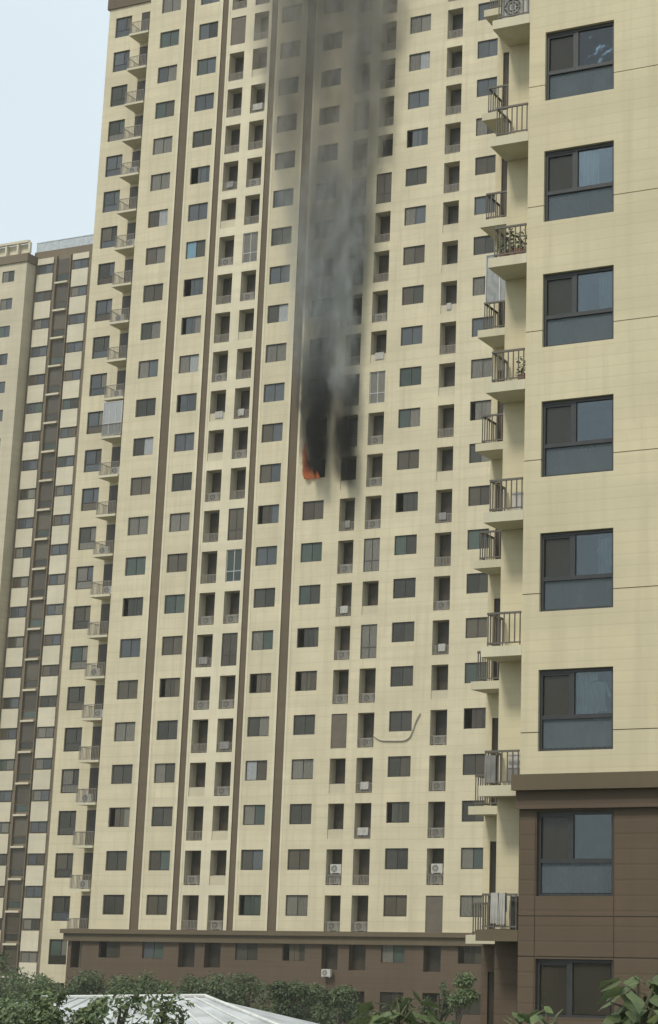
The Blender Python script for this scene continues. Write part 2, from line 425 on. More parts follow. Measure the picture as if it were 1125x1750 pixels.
def window(x, y, z, n, k, root, fm=FM, sill=True):
    w = link('window', fm, root, (x-root.location[0], y-root.location[1], z-root.location[2]))
    p1 = pick(k > 8); m1, m2 = OVR.get((n, k), (p1, p1 if RND.random() < .6 else pick(k > 8)))
    sl = 0 if RND.random() > .16 or k == 10 else RND.uniform(.2, .55); link('pane', PM, w, (-.395+sl, .018, 0), mat=M[m1]); link('pane', PM, w, (.395, .035, 0), mat=M[m2])
    if sill: link('sill', SILL, w, (0, -.06+.003, -.69))
    return w
for n, (a, b) in WIN.items():
    for k in range(NF):
        if n == 'E' and k == 10: continue                      # burnt out: see below
        window((a+b)/2, Y1+.09, zc(k), n, k, main, sill=False)
    for k in (-1, -2):
        zt = 5.17 if k == -1 else 2.17
        window((a+b)/2, YB+.09, zt-.61, n, k, main, sill=False)
for k in range(-2, NF):                                        # corner column: tall windows with a fixed lower light
    w = link('tall_window', FA, main, (-78.2-ML[0], YA+.09-ML[1], zc(k)-.28))
    a_, b_, c_ = pick(k > 5), pick(k > 5), pick(k > 3)
    link('pane', PA1, w, (-.255, .025, .275), mat=M[a_]); link('pane', PA2, w, (.455, .03, .275), mat=M[b_]); link('pane', PA3, w, (0, .025, -.51), mat=M[c_])
# the burnt-out window: twisted frame and black room
mb = MB(); a, b = WIN['E']; z0, z1 = zc(10)-WH, zc(10)+WH
mb.quad((a,Y1+1.2,z0),(b,Y1+1.2,z0),(b,Y1+1.2,z1),(a,Y1+1.2,z1)); mb.quad((a,Y1+.16,z0),(a,Y1+1.2,z0),(a,Y1+1.2,z1),(a,Y1+.16,z1))
mb.quad((b,Y1+1.2,z0),(b,Y1+.16,z0),(b,Y1+.16,z1),(b,Y1+1.2,z1)); mb.quad((a,Y1+.16,z0),(b,Y1+.16,z0),(b,Y1+1.2,z0),(a,Y1+1.2,z0)); mb.quad((a,Y1+1.2,z1),(b,Y1+1.2,z1),(b,Y1+.16,z1),(a,Y1+.16,z1))
bw = part('burnt_window', mb, M['burnt'], main); bw['label'] = 'burnt-out black window with flames'
mb = MB(); mb.box(a+.01, a+.07, Y1+.1, Y1+.15, z0+.01, z1-.01); mb.box(a+.07, b-.07, Y1+.1, Y1+.15, z0+.01, z0+.06); mb.box(b-.07, b-.01, Y1+.1, Y1+.15, z0+.01, z1-.01)
sub('charred_frame', mb, M['burnt'], bw)

# loggias: a dark glazed door at the back, low railing in front; a few are glazed in or closed by a blind
DOORM = MB(); DOORM.box(-.585,.585,0,.05,-1.12,1.12); DOORM = DOORM.mesh('balcony_door', [M['door']])
def rail_mesh(w, h=.82, step=.12, r=.012):
    mb = MB(); mb.box(-w/2, w/2, 0, .04, h-.04, h); mb.box(-w/2, w/2, .005, .035, .06, .09)
    n = max(2, int(w/step))
    for i in range(n+1):
        x = -w/2 + .015 + (w-.03)*i/n; mb.box(x-r, x+r, .01, .03, .09, h-.04)
    return mb.mesh('railing', [M['rail_far']])
LR = rail_mesh(1.17, .62, .10, .022)
LP = MB(); LP.box(-.585,.585,0,.05,0,.56); LP.box(-.585,.585,-.004,.054,.56,.60); LP = LP.mesh('parapet_panel', [M['inner']])
def glaz_mesh(w, h):
    mb = MB(); t = .045
    for x in (-w/2, -t/2, w/2-t): mb.box(x, x+t, 0, .05, -h/2, h/2)
    for z in (-h/2, -h*.18, h/2-t): mb.box(-w/2+t, w/2-t, .003, .047, z, z+t)
    return mb.mesh('glazing_frame', [M['frame_w']])
GF = glaz_mesh(1.17, 2.24); GP = pane_mesh(1.10, 2.16)
BL = MB(); BL.box(-.585,.585,0,.04,-1.12,1.12); BL = BL.mesh('roller_blind', [M['blind']])
GLAZED = {('C2',16): ('g_curt', 1), ('C2',8): ('g_green', 1), ('C2',6): ('g_brown', 0), ('E2',17): ('g_brown', 0), ('E2',12): ('g_curt', 1), ('E2',8): ('g_curt', 0), ('E2',6): ('g_curt', 0), ('C2',9): ('g_brown', 0), ('C2',23): ('g_brown', 0)}
BLINDS = {('E1',4), ('G1',0), ('C1',22)}
LOGW = {}
for n, (a, b) in LOG.items():
    for k in list(range(NF)) + [-1, -2]:
        x = (a+b)/2 - ML[0]; dz = zc(k)-.495
        if k < 0:
            dz = (5.17 if k == -1 else 2.17) - .875
            d = link('balcony_door', DOORM, main, (x, YB+.55-ML[1], dz)); d.scale = ((b-a)/1.17, 1, .78); continue
        sx = (b-a-.004)/1.17
        d = link('balcony_door', DOORM, main, (x, .80, dz)); d.scale = (sx, 1, 1)
        if n == 'E1' and k == 10:
            for s_ in d.material_slots: s_.link = 'OBJECT'; s_.material = M['burnt']
        if (n, k) in BLINDS:
            o = link('roller_blind', BL, main, (x, .06, dz)); o.scale = (sx, 1, 1); continue
        if (n, k) in GLAZED:
            gm, fr = GLAZED[(n, k)]
            g = link('loggia_glazing', GF, main, (x, .07, dz), mat=M['frame_w'] if fr else M['frame']); g.scale = (sx, 1, 1)
            link('pane', GP, g, (0, .02, 0), mat=M[gm]); continue
        r = RND.random()
        pr = link('parapet_panel' if r < .22 else 'railing', LP if r < .22 else LR, main, (x, .05, dz-1.12)); pr.scale = (sx, 1, 1)
# corner balconies (slab, rail round two sides, door behind)
SLABM = MB(); SLABM.box(-.85,.85,-.12,1.195,-.16,0); SLABM = SLABM.mesh('slab', [M['slab']])
CR = MB(); hh = .95
CR.box(-.84,.84,-.10,-.06,hh-.04,hh); CR.box(-.84,.84,-.09,-.07,.05,.08); CR.box(-.84,-.80,-.06,1.19,hh-.04,hh)
for i in range(14): CR.box(-.83+i*.124,-.80+i*.124,-.09,-.07,.08,hh-.04)
for i in range(9): CR.box(-.83,-.81,-.0+i*.13,.02+i*.13,.0,hh-.04)
CR = CR.mesh('railing', [M['rail_far']])
CD = MB(); CD.box(-.70,.70,0,.05,-1.215,1.215); CD = CD.mesh('balcony_door', [M['door']])
BG = MB()
for x in (-.83, -.3, .25, .78): BG.box(x, x+.05, -.06, -.01, .1, 2.6)
for z in (.1, .95, 2.55): BG.box(-.78, .78, -.055, -.015, z, z+.05)
BG = BG.mesh('balcony_glazing', [M['frame_w']])
BGP = MB(); BGP.box(-.80,.80,-.04,-.03,.12,2.57); BGP = BGP.mesh('pane', [M['g_curt']])
for k in range(0, NF):
    z = zc(k) - 1.87
    bal = link('balcony', SLABM, main, (-75.73-ML[0], 0, z))
    link('balcony_door', CD, main, (-75.85-ML[0], YA+.04-ML[1], zc(k)-.635))
    link('railing', CR, bal)
    if k == 12:
        g = link('balcony_glazing', BG, bal); link('pane', BGP, bal, mat=M['g_pale'])

# ------------------------------------------------------------------ the near block on the right
Y2 = 31.88; XR = -14.25
right = thing('apartment_building', 'near cream apartment block at right with brown panelled base and large dark windows', 'apartment building', (XR, Y2, 0))
RL = right.location
def rz(k): return (10.02 + 2.9*(k-1), 8.34 + 2.9*(k-1))          # top, bottom of window k (k=1 the first above the lowest)
rh = []
for k in range(0, 11):
    t, b = rz(k); rh.append((-13.86,-12.20, b if k else t-1.12-.0, t, .12))
    rh.append((-9.6,-7.94, b if k else t-1.12, t, .12))
    rh.append((-5.9,-4.24, b if k else t-1.12, t, .12))
XE = -2.5
def panel(z0, z1, x0, x1, mat, name):
    mb = MB(); g = .009
    wall_holes(mb, x0, x1, z0+g, z1-g, Y2, rh, 0, mrev=0)
    # edges of the panel turned back into the joint
    for z in (z0+g, z1-g): 
        xs = [x0]; 
        for h in rh:
            if h[2] < z < h[3] and h[0] < x1 and h[1] > x0: xs += [max(h[0], x0), min(h[1], x1)]
        xs.append(x1); xs.sort()
        for i in range(0, len(xs), 2):
            if xs[i+1]-xs[i] > 1e-3: mb.quad((xs[i],Y2,z),(xs[i+1],Y2,z),(xs[i+1],Y2+.04,z),(xs[i],Y2+.04,z))
    return part(name, mb, mat, right)
joints = [10.76] + [11.63 + 2.9*j for j in range(0, 9)] + [37.0]
for i in range(len(joints)-1): panel(joints[i], joints[i+1], XR, XE, M['cream_r'], 'wall_panel')
# brown cladding panels: vertical joints at the window edges
bz = [0.0, 3.2, 5.35, 7.16, 7.95, 10.06]
bx = [XR, -13.885, -12.18, -9.62, -7.92, -5.92, -4.22, XE]
for i in range(len(bz)-1):
    for j in range(len(bx)-1):
        panel(bz[i], bz[i+1], bx[j]+.006, bx[j+1]-.006, M['brown_clad'], 'cladding_panel')
mb = MB(); wall_holes(mb, XR+.004, XE, 0, 37, Y2+.045, [(h[0]-.001,h[1]+.001,h[2]-.001,h[3]+.001,.01) for h in rh], 0)
part('backing_wall', mb, M['seal'], right)
mb = MB(); mb.quad((XR,Y2+.868,10.4),(XR,Y2,10.4),(XR,Y2,37),(XR,Y2+.868,37)); mb.quad((XE,Y2,0),(XE,Y2+15,0),(XE,Y2+15,37),(XE,Y2,37))
mb.box(XR+.01, XE-.01, Y2+.05, Y2+15, 37, 37.4); mb.box(-17.2, XE-.01, Y2+14.8, Y2+15, 0, 36.99)
part('side_wall', mb, M['cream_r'], right)
mb = MB(); mb.quad((XR,Y2+.868,0),(XR,Y2,0),(XR,Y2,10.4),(XR,Y2+.868,10.4)); part('base_side_wall', mb, M['brown_clad'], right)
# ledge and fascia between cream wall and brown base
mb = MB(); mb.box(XR-.06, XE+.1, Y2-.30, Y2-.002, 10.44, 10.76); part('ledge', mb, M['ledge'], right)
mb = MB(); mb.box(XR-.03, XE+.05, Y2-.13, Y2-.002, 10.07, 10.437); part('fascia', mb, M['brown_clad'], right)
# big windows
def rwin_mesh(w, h, tr):
    mb = MB(); t = .06; a, b, c, e = -w/2, w/2, -h/2, h/2
    mb.box(a, a+t, 0, .08, c, e); mb.box(b-t, b, 0, .08, c, e); mb.box(a+t, b-t, 0, .08, e-t*1.2, e); mb.box(a+t, b-t, 0, .08, c, c+t*.8)
    z = c
    if tr: z = c + tr; mb.box(a+t, b-t, -.006, .085, z-.04, z+.045); z += .045
    else: z = c + t*.8
    mx = a + w*.44; mb.box(mx-.04, mx+.04, .003, .078, z, e-t*1.2)
    mb.box(a+t, mx-.04, .012, .05, e-t*2, e-t*1.2-.002); mb.box(mx-.085, mx-.042, .012, .05, z, e-t*2)   # sliding sash stile
    return mb.mesh('window', [M['frame']])
RW = rwin_mesh(1.656, 1.676, .69); RW0 = rwin_mesh(1.656, 1.116, None)
P_l = pane_mesh(.66, .90); P_r = pane_mesh(.83, .90); P_b = pane_mesh(1.53, .60); P_l0 = pane_mesh(.63, 1.0); P_r0 = pane_mesh(.79, 1.0)
ROOM = MB()
ROOM.quad((-.9,1.3,-1),(.9,1.3,-1),(.9,1.3,1),(-.9,1.3,1)); ROOM.quad((-.9,.13,-1),(-.9,1.3,-1),(-.9,1.3,1),(-.9,.13,1)); ROOM.quad((.9,1.3,-1),(.9,.13,-1),(.9,.13,1),(.9,1.3,1))
ROOM.quad((-.9,.13,-1),(.9,.13,-1),(.9,1.3,-1),(-.9,1.3,-1)); ROOM.quad((-.9,1.3,1),(.9,1.3,1),(.9,.13,1),(-.9,.13,1)); ROOM = ROOM.mesh('room', [M['room']])
def curtain_mesh(w, h, seed):
    r = random.Random(seed); mb = MB(); n = 24; pr = None
    for i in range(n+1):
        x = -w/2 + w*i/n; y = .03*math.sin(i*1.7 + r.random()*.8)
        if pr: mb.quad((pr[0],pr[1],-h/2),(x,y,-h/2),(x,y,h/2),(pr[0],pr[1],h/2))
        pr = (x, y)
    return mb.mesh('curtain', [M['curtain']])
CURT = [curtain_mesh(.5, 1.6, 1), curtain_mesh(.35, 1.6, 2)]
BALU = MB()
for i in range(14): BALU.box(-.78+i*.12, -.755+i*.12, 0, .02, -.35, .35)
BALU.box(-.82,.82,-.005,.025,.33,.37); BALU = BALU.mesh('inner_railing', [M['frame_w']])
for col, cx in enumerate((-13.03, -8.77, -5.07)):
    for k in range(0, 11):
        t, b = rz(k); b = b if k else t-1.12; cz = (t+b)/2
        w = link('window', RW if k else RW0, right, (cx-RL[0], .08, cz))
        if k:
            link('pane', P_l, w, (-.44, .055, .335), mat=M['r_screen']); link('pane', P_r, w, (.355, .04, .335), mat=M['r_clear'])
            link('pane', P_b, w, (0, .045, -.48), mat=M['r_low'])
            if k in (1, 2): link('inner_railing', BALU, w, (0, .30, -.48))
        else:
            link('pane', P_l0, w, (-.45, .055, 0), mat=M['r_screen']); link('pane', P_r0, w, (.345, .04, 0), mat=M['r_screen'])
        link('room', ROOM, w, (0, 0, 0))
        if k in (2, 3, 5, 6, 7, 8, 9): link('curtain', CURT[k % 2], w, (.55 if k % 2 else .12, .22, .1))
# recessed corner wall behind the balconies and the second, deeper one
Y3 = 32.75; XW = -15.16; Y4 = 36.6; XW4 = -17.28
mb = MB(); wall_holes(mb, XW, XR, 7.46, 37, Y3, []); mb.quad((XW,Y4,7.46),(XW,Y3,7.46),(XW,Y3,37),(XW,Y4,37))
dh = [(-17.11,-16.2, 13.25+2.9*j+.02, 13.25+2.9*j+2.12, .08) for j in range(-2, 8)]
wall_holes(mb, XW4, XW, 7.26, 37, Y4, dh); mb.quad((XW4,Y2+14.8,0),(XW4,Y4,0),(XW4,Y4,37),(XW4,Y2+14.8,37))
part('recess_wall', mb, M['cream_r'], right)
mb = MB(); wall_holes(mb, XW, XR, 0, 7.46, Y3, []); mb.quad((XW,Y4,0),(XW,Y3,0),(XW,Y3,7.46),(XW,Y4,7.46)); wall_holes(mb, XW4, XW, 0, 7.26, Y4, [(-17.11,-16.2,3.9,6.6,.08)])
part('base_recess_wall', mb, M['brown_clad'], right)
DB = MB(); DB.box(-.455,.455,0,.04,-1.05,1.05); DB = DB.mesh('balcony_door', [M['door']])
for j in range(-2, 8): link('balcony_door', DB, right, (-16.655-RL[0], Y4+.05-RL[1], 13.25+2.9*j+1.07))
d = link('balcony_door', DB, right, (-16.655-RL[0], Y4+.05-RL[1], 5.25)); d.scale = (1, 1, 1.28)
def corner_rail(w, d, h, step, name='railing'):
    mb = MB(); r = .011
    mb.box(0, w, 0, .04, h-.045, h); mb.box(0, w, .008, .032, .05, .08); mb.box(0, .04, .04, d, h-.045, h); mb.box(.008, .032, .04, d, .05, .08)
    n = int(w/step)
    for i in range(n+1):
        x = .02 + (w-.04)*i/n; mb.box(x-r, x+r, .02-r, .02+r, .0 if i in (0, n) else .08, h-.045)
    n = int(d/step)
    for i in range(1, n+1):
        y = .02 + (d-.04)*i/n; mb.box(.02-r, .02+r, y-r, y+r, .08, h-.045)
    return mb.mesh(name, [M['rail']])
S1 = MB(); S1.box(-15.19-XR, -.003, 0, .866, -.22, 0); S1 = S1.mesh('balcony', [M['slab']])
R1 = corner_rail(.78, .78, .72, .115)
S2 = MB(); S2.box(-17.26-XR, XW-.003-XR, 0, .895, -.19, 0); S2 = S2.mesh('balcony', [M['slab']])
R2 = corner_rail(1.95, .8, .72, .125)
for j in range(-2, 9):
    z = 13.47 + 2.9*j
    b_ = link('balcony', S1, right, (0, -.002, z), mat=M['ledge'] if j == -2 else None)
    if j == -2: b_['label'] = 'brown painted balcony slab'
    link('railing', R1, b_, (-15.07-XR, .02, 0))
    z2 = 13.25 + 2.9*j
    b2 = link('balcony', S2, right, (0, 35.7-RL[1], z2)); link('railing', R2, b2, (-17.12-XR, .03, 0))
    if j == 3:
        mb = MB()
        for x in (-17.13,-16.75,-16.35): mb.box(x, x+.035, 35.8, 35.835, z2+.72, z2+2.0)
        for zz in (.72, 1.97): mb.box(-17.09,-15.3, 35.803, 35.837, z2+zz, z2+zz+.03)
        L = b2.location + right.location
        g = link('balcony_glazing', mb.mesh('balcony_glazing', [M['frame_w']], L), b2)
        mb = MB(); mb.box(-17.09,-15.3,35.815,35.825,z2+.75,z2+1.97); link('pane', mb.mesh('pane', [M['g_pale']], L), b2)

# ------------------------------------------------------------------ the two blocks far left
stair = thing('apartment_building', 'distant brown block with pale square panels and central stair windows', 'apartment building', (-107.8, 128.3, 0))
SL = stair.location
mb = MB(); ys = 128.3
mb.quad((-111.6,ys,0),(-104.2,ys,0),(-104.2,ys,70.8),(-111.6,ys,70.8)); mb.quad((-104.2,ys,0),(-104.2,ys+14,0),(-104.2,ys+14,70.8),(-104.2,ys,70.8))
mb.box(-111.6,-104.2,ys+.002,ys+14,70.8,71.0); mb.quad((-111.6,ys+14,0),(-111.6,ys,0),(-111.6,ys,70.8),(-111.6,ys+14,70.8))
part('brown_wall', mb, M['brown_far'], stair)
mb = MB()
for x in np.arange(-111.5, -104.2, .9): mb.box(x, x+.06, ys+.1, ys+.16, 71.0, 72.0)
mb.box(-111.55,-104.25, ys+.09, ys+.17, 72.0, 72.08); mb.box(-111.5,-104.3, ys+.12, ys+.135, 71.02, 71.98)
part('roof_parapet', mb, plain('pale_blue_grey_sheet', (.46,.50,.52), .6), stair)
SP = MB(); SP.box(-.97,.97,-.14,-.002,-.90,.90); SP = SP.mesh('spandrel_panel', [M['pale_panel']])
SPT = MB(); SPT.box(-.97,.97,-.14,-.002,-.32,.32); SPT = SPT.mesh('spandrel_panel', [M['pale_panel']])
SF = frame_mesh(1.80, .95, .5, .05, .05); SPN = pane_mesh(.82, .84)
LG = MB(); LG.box(-.75,.75,-.35,-.002,-.09,.09); LG = LG.mesh('stair_ledge', [M['pale_panel']])
CF = MB()
for x in (-.9, .82): CF.box(x, x+.08, -.22, -.002, -1.4, 1.4)
CF.box(-.82,.82,-.05,-.003,-.55,-.50); CF = CF.mesh('stair_window', [M['brown_far']])
CP = MB(); CP.box(-.8,.8,-.03,-.004,-.46,1.05); CP = CP.mesh('pane', [M['g_brown']])
CP2 = MB(); CP2.box(-.8,.8,-.03,-.004,-1.2,-.6); CP2 = CP2.mesh('pane', [M['g_brown']])
for x in (-110.05, -105.78): link('spandrel_panel', SPT, stair, (x-SL[0], 0, 69.85))
for n in range(24):
    z = 67.6 - 2.9*n
    for x in (-110.05, -105.78):
        zz = z if n < 23 else z + .1
        if zz - .9 < 0.02: continue
        link('spandrel_panel', SP, stair, (x-SL[0], 0, zz))
        w = link('window', SF, stair, (x-SL[0], -.06, z-1.45)) if z > 2 else None
        if w:
            link('pane', SPN, w, (-.43, .02, 0), mat=M[pick(True)]); link('pane', SPN, w, (.43, .025, 0), mat=M[pick(True)])
    if n == 0:
        for x in (-110.05, -105.78):
            w = link('window', SF, stair, (x-SL[0], -.06, 69.02)); link('pane', SPN, w, (-.43, .02, 0), mat=M['g_blue']); link('pane', SPN, w, (.43, .025, 0), mat=M['g_blue'])
    link('stair_ledge', LG, stair, (-107.85-SL[0], 0, 67.29-2.9*n))
    c = link('stair_window', CF, stair, (-107.8-SL[0], 0, 68.8-2.9*n)) if 68.8-2.9*n > 1.5 else None
    if c:
        link('pane', CP, c, mat=M['g_brown']); link('pane', CP2, c, mat=M['g_dark'] if n % 3 else M['g_green'])
        if n % 4 == 1: pass
far = thing('apartment_building', 'cream block with brown roof band at the left edge of the view', 'apartment building', (-113.5, 127, 0))
FL = far.location; yf = 127.0
mb = MB(); fh = [(-114.3,-112.8, 67.68-2.9*n, 68.85-2.9*n, .14) for n in range(0, 23)]
wall_holes(mb, -124, -111.35, 0, 69.6, yf, fh)
mb.quad((-111.35,yf,0),(-111.35,yf+13,0),(-111.35,yf+13,69.6),(-111.35,yf,69.6)); mb.quad((-124,yf+13,0),(-124,yf,0),(-124,yf,69.6),(-124,yf+13,69.6)); mb.quad((-124,yf+13,0),(-111.35,yf+13,0),(-111.35,yf+13,69.6),(-124,yf+13,69.6))
part('cream_wall', mb, M['cream_far'], far)
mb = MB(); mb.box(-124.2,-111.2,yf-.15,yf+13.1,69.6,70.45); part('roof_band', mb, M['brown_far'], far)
mb = MB(); mb.box(-123.5,-111.9,yf+.5,yf+12,70.45,70.75)
for x in np.arange(-123.4,-111.8,1.45): mb.box(x,x+.22,yf+.5,yf+.75,70.75,71.9)
mb.box(-123.5,-111.8,yf+.45,yf+.8,71.9,72.15); mb.box(-123.3,-112.0,yf+.9,yf+1.0,70.75,71.9); part('roof_pergola', mb, M['pale_panel'], far)
FF = frame_mesh(1.49, 1.16, .5); FP = pane_mesh(.67, 1.05)
for n in range(0, 23):
    w = link('window', FF, far, (-113.55-FL[0], .06, 68.265-2.9*n))
    link('pane', FP, w, (-.36, .02, 0), mat=M[pick(True)]); link('pane', FP, w, (.36, .025, 0), mat=M[pick(True)])
# ------------------------------------------------------------------ small things on the facades
ORD = ['first','second','third','fourth','fifth','sixth','seventh','eighth','ninth','tenth','eleventh','twelfth','thirteenth','fourteenth','fifteenth','sixteenth','seventeenth','eighteenth','nineteenth','twentieth','twenty-first','twenty-second','twenty-third','twenty-fourth']
ACB = MB(); ACB.box(-.40,.40,0,.28,0,.56); ACB.box(-.36,-.26,.02,.26,-.06,0); ACB.box(.26,.36,.02,.26,-.06,0); ACB.box(.402,.43,.08,.2,.12,.3)
ACB = ACB.mesh('casing', [M['ac']])
ACF = MB(); ACF.disc((0,0), .235, -.004, 16); ACF = ACF.mesh('fan_opening', [M['dark']])
ACG = MB()
for r in (.08, .16, .235): ACG.disc((0,0), r, -.012, 16, 0, r-.022)
for i in range(4):
    a = i*math.pi/4; c, s_ = math.cos(a)*.23, math.sin(a)*.23; q = .008
    ACG.quad((c-s_*q*4,-.010,s_+c*q*4),(c+s_*q*4,-.010,s_-c*q*4),(-c+s_*q*4,-.010,-s_-c*q*4),(-c-s_*q*4,-.010,-s_+c*q*4))
ACG = ACG.mesh('fan_grille', [M['ac']])
def ac(x, y, z, label, group, s=1.):
    t = thing('air_conditioner', label, 'air conditioner', (x, y, z), group); t.scale = (s, s, s)
    c = link('casing', ACB, t, (0, 0, .06)); link('fan_opening', ACF, c, (-.10, 0, .28)); link('fan_grille', ACG, c, (-.10, 0, .28))
    return t
LNAME = {'C1': 'left recess between second and third brown strips', 'C2': 'right recess between second and third brown strips',
         'E1': 'recess column just right of the fire', 'E2': 'second recess column right of the fire', 'G1': 'recess column nearest the right block'}
def floor(k): return ORD[k] + ' floor above base'
ACS = {'E1': [0, 1, 2, 3, 5, 6, 8, 10, 12], 'E2': [0, 4, 5, 7, 9, 10, 11, 12, 14], 'G1': [1, 2, 3, 4, 5, 7, 10, 12, 15], 'C1': [1, 3, 5, 7, 10, 13, 16], 'C2': [0, 1, 2, 3, 5, 7, 11, 14, 15, 18]}
for n, ks in ACS.items():
    a, b = LOG[n]
    for k in ks:
        if (n, k) in GLAZED or (n, k) in BLINDS: continue
        ac((a+b)/2 - .02, Y1 + .16, zc(k)-1.615, 'air conditioner in %s, %s' % (LNAME[n], floor(k)), 'air conditioners in the facade recesses')
for n in ('E1', 'G1'):
    a, b = LOG[n]
    ac((a+b)/2 + .03, Y1 + .18, zc(1)-.93, 'upper of two stacked air conditioners in %s' % LNAME[n], 'air conditioners in the facade recesses')
    tag(part_ := link('steel_shelf', (lambda m_: (m_.box(a+.01, b-.01, Y1+.06, Y1+.52, zc(1)-.965, zc(1)-.935), m_.mesh('steel_shelf', [M['rail_far']]))[1])(MB())), 'thin steel shelf carrying the upper air conditioner in %s' % LNAME[n], 'shelf')
for k in (1, 3, 5, 6, 8, 9, 11, 13, 15, 17, 19):
    ac(-75.55 + .3*((k*7) % 3 - 1), Y1 + .10, zc(k)-1.865, 'air conditioner on left corner balcony, %s' % floor(k), 'air conditioners on the left corner balconies', .95)
ac(-56.1, YB-.42, 3.0, 'white air conditioner fixed to the brown base wall below a window', 'air conditioners in the facade recesses', .8)

def pot_plant(x, y, z, h, label, seed, mat='leaf_mid'):
    r = random.Random(seed)
    t = thing('potted_plant', label, 'potted plant', (x, y, z), 'potted plants on the balconies')
    mb = MB(); mb.tube([(0,0,0),(0,0,h*.34),(0,0,h*.36)], [h*.15, h*.21, h*.22], 10); link('pot', mb.mesh('pot', [plain('terracotta_pot', (.26,.13,.08), .8)]), t)
    mb = MB()
    for i in range(70):
        an = r.random()*6.28; rr = h*.34*math.sqrt(r.random()); p = Vector((rr*math.cos(an), rr*math.sin(an), h*(.4+.6*r.random())))
        d = Vector((r.uniform(-1,1), r.uniform(-1,1), r.uniform(-.3,.9))).normalized()*h*.13; s_ = d.orthogonal().normalized()*h*.045
        mb.quad(tuple(p), tuple(p+d*.5+s_), tuple(p+d), tuple(p+d*.5-s_))
    mb.tube([(0,0,h*.3),(.01,0,h*.8)], h*.015, 5)
    link('foliage', mb.mesh('foliage', [M[mat]]), t); return t
def crate(x, y, z, w, h, label, mat):
    t = thing('storage_box', label, 'box', (x, y, z), 'storage boxes on the near balconies')
    mb = MB(); mb.box(-w/2, w/2, 0, .3, 0, h); link('body', mb.mesh('body', [M[mat]]), t)
    mb = MB(); mb.box(-w/2-.012, w/2+.012, -.012, .312, h, h+.035); link('lid', mb.mesh('lid', [M['frame_w']]), t)
# near balconies: what the neighbours keep there (floors counted from the brown base of the near block)
z_ = lambda j: 13.47 + 2.9*j + .005
ac(-14.66, 32.05, z_(5), 'air conditioner on topmost near balcony at frame edge', 'air conditioners on the near balconies')
pot_plant(-14.55, 32.2, z_(3), .62, 'potted plant at the right end of the cluttered near balcony', 1)
pot_plant(-14.80, 32.35, z_(3), .75, 'tallest potted plant on the cluttered near balcony', 2, 'leaf_dark')
pot_plant(-14.95, 32.15, z_(3), .45, 'small potted plant at the left end of the cluttered near balcony', 3, 'leaf_lite')
pot_plant(-14.5, 32.3, z_(2), .6, 'potted plant on the near balcony just under the cluttered one', 4, 'leaf_dark')
crate(-14.46, 32.1, z_(1), .30, .40, 'pale storage box on near balcony just lower than fourth large window from top', 'ac')
def sheet(x0, x1, y, z0, z1, mat, label, seed, group='cloths over the balcony rails'):
    r = random.Random(seed); n = 12; fr = []; bk = []
    mb = MB(); pr = None
    for i in range(n+1):
        x = x0 + (x1-x0)*i/n; yy = y - .012 - .018*(1+math.sin(i*1.3+r.random()*1.5)); zb = z0 + .03*r.random()
        if pr:
            mb.quad((pr[0],pr[1],pr[2]),(x,yy,zb),(x,y-.025,z1),(pr[0],y-.025,z1)); mb.quad((pr[0],y-.025,z1),(x,y-.025,z1),(x,y+.06,z1),(pr[0],y+.06,z1))
            mb.quad((pr[0],y+.06,z1),(x,y+.06,z1),(x,y+.075,z1-(z1-z0)*.6),(pr[0],y+.075,z1-(z1-z0)*.6))
        pr = (x, yy, zb)
    o = link('cloth', mb.mesh('cloth', [M[mat]])); tag(o, label, 'cloth', group); return o
zr = z_(-2) + .73
sheet(-14.86, -14.70, Y2+.018, zr-.62, zr, 'white', 'white cloth hanging left of another on lowest near balcony rail', 1)
sheet(-14.68, -14.54, Y2+.018, zr-.64, zr, 'white', 'white cloth hanging right of another on lowest near balcony rail', 2)
zr = z_(-1) + .73
sheet(-15.05, -14.80, Y2+.018, zr-.70, zr-.12, 'grey_cloth', 'grey cloth slung over rail of the near balcony beside brown ledge', 3)
def barrel(x, y, z, r, h, label):
    t = thing('barrel', label, 'barrel', (x, y, z))
    mb = MB(); mb.tube([(0,0,0),(0,0,h*.1),(0,0,h*.5),(0,0,h*.9),(0,0,h)], [r*.92, r, r*1.06, r, r*.9], 16); link('body', mb.mesh('body', [plain('dark_green_plastic', (.05,.055,.04), .5)]), t)
    mb = MB(); mb.tube([(0,0,h),(0,0,h+.04)], r*.94, 16); link('lid', mb.mesh('lid', [M['dark']]), t)
barrel(-14.42, 32.2, z_(-2), .15, .62, 'dark plastic barrel on the lowest near balcony')
crate(-14.48, 32.1, z_(-1), .28, .36, 'storage box at bottom of pair on the near balcony beside the brown ledge', 'grey_cloth')
crate(-14.48, 32.1, z_(-1)+.397, .26, .22, 'smaller storage box on top of pair on the near balcony beside the brown ledge', 'ac')
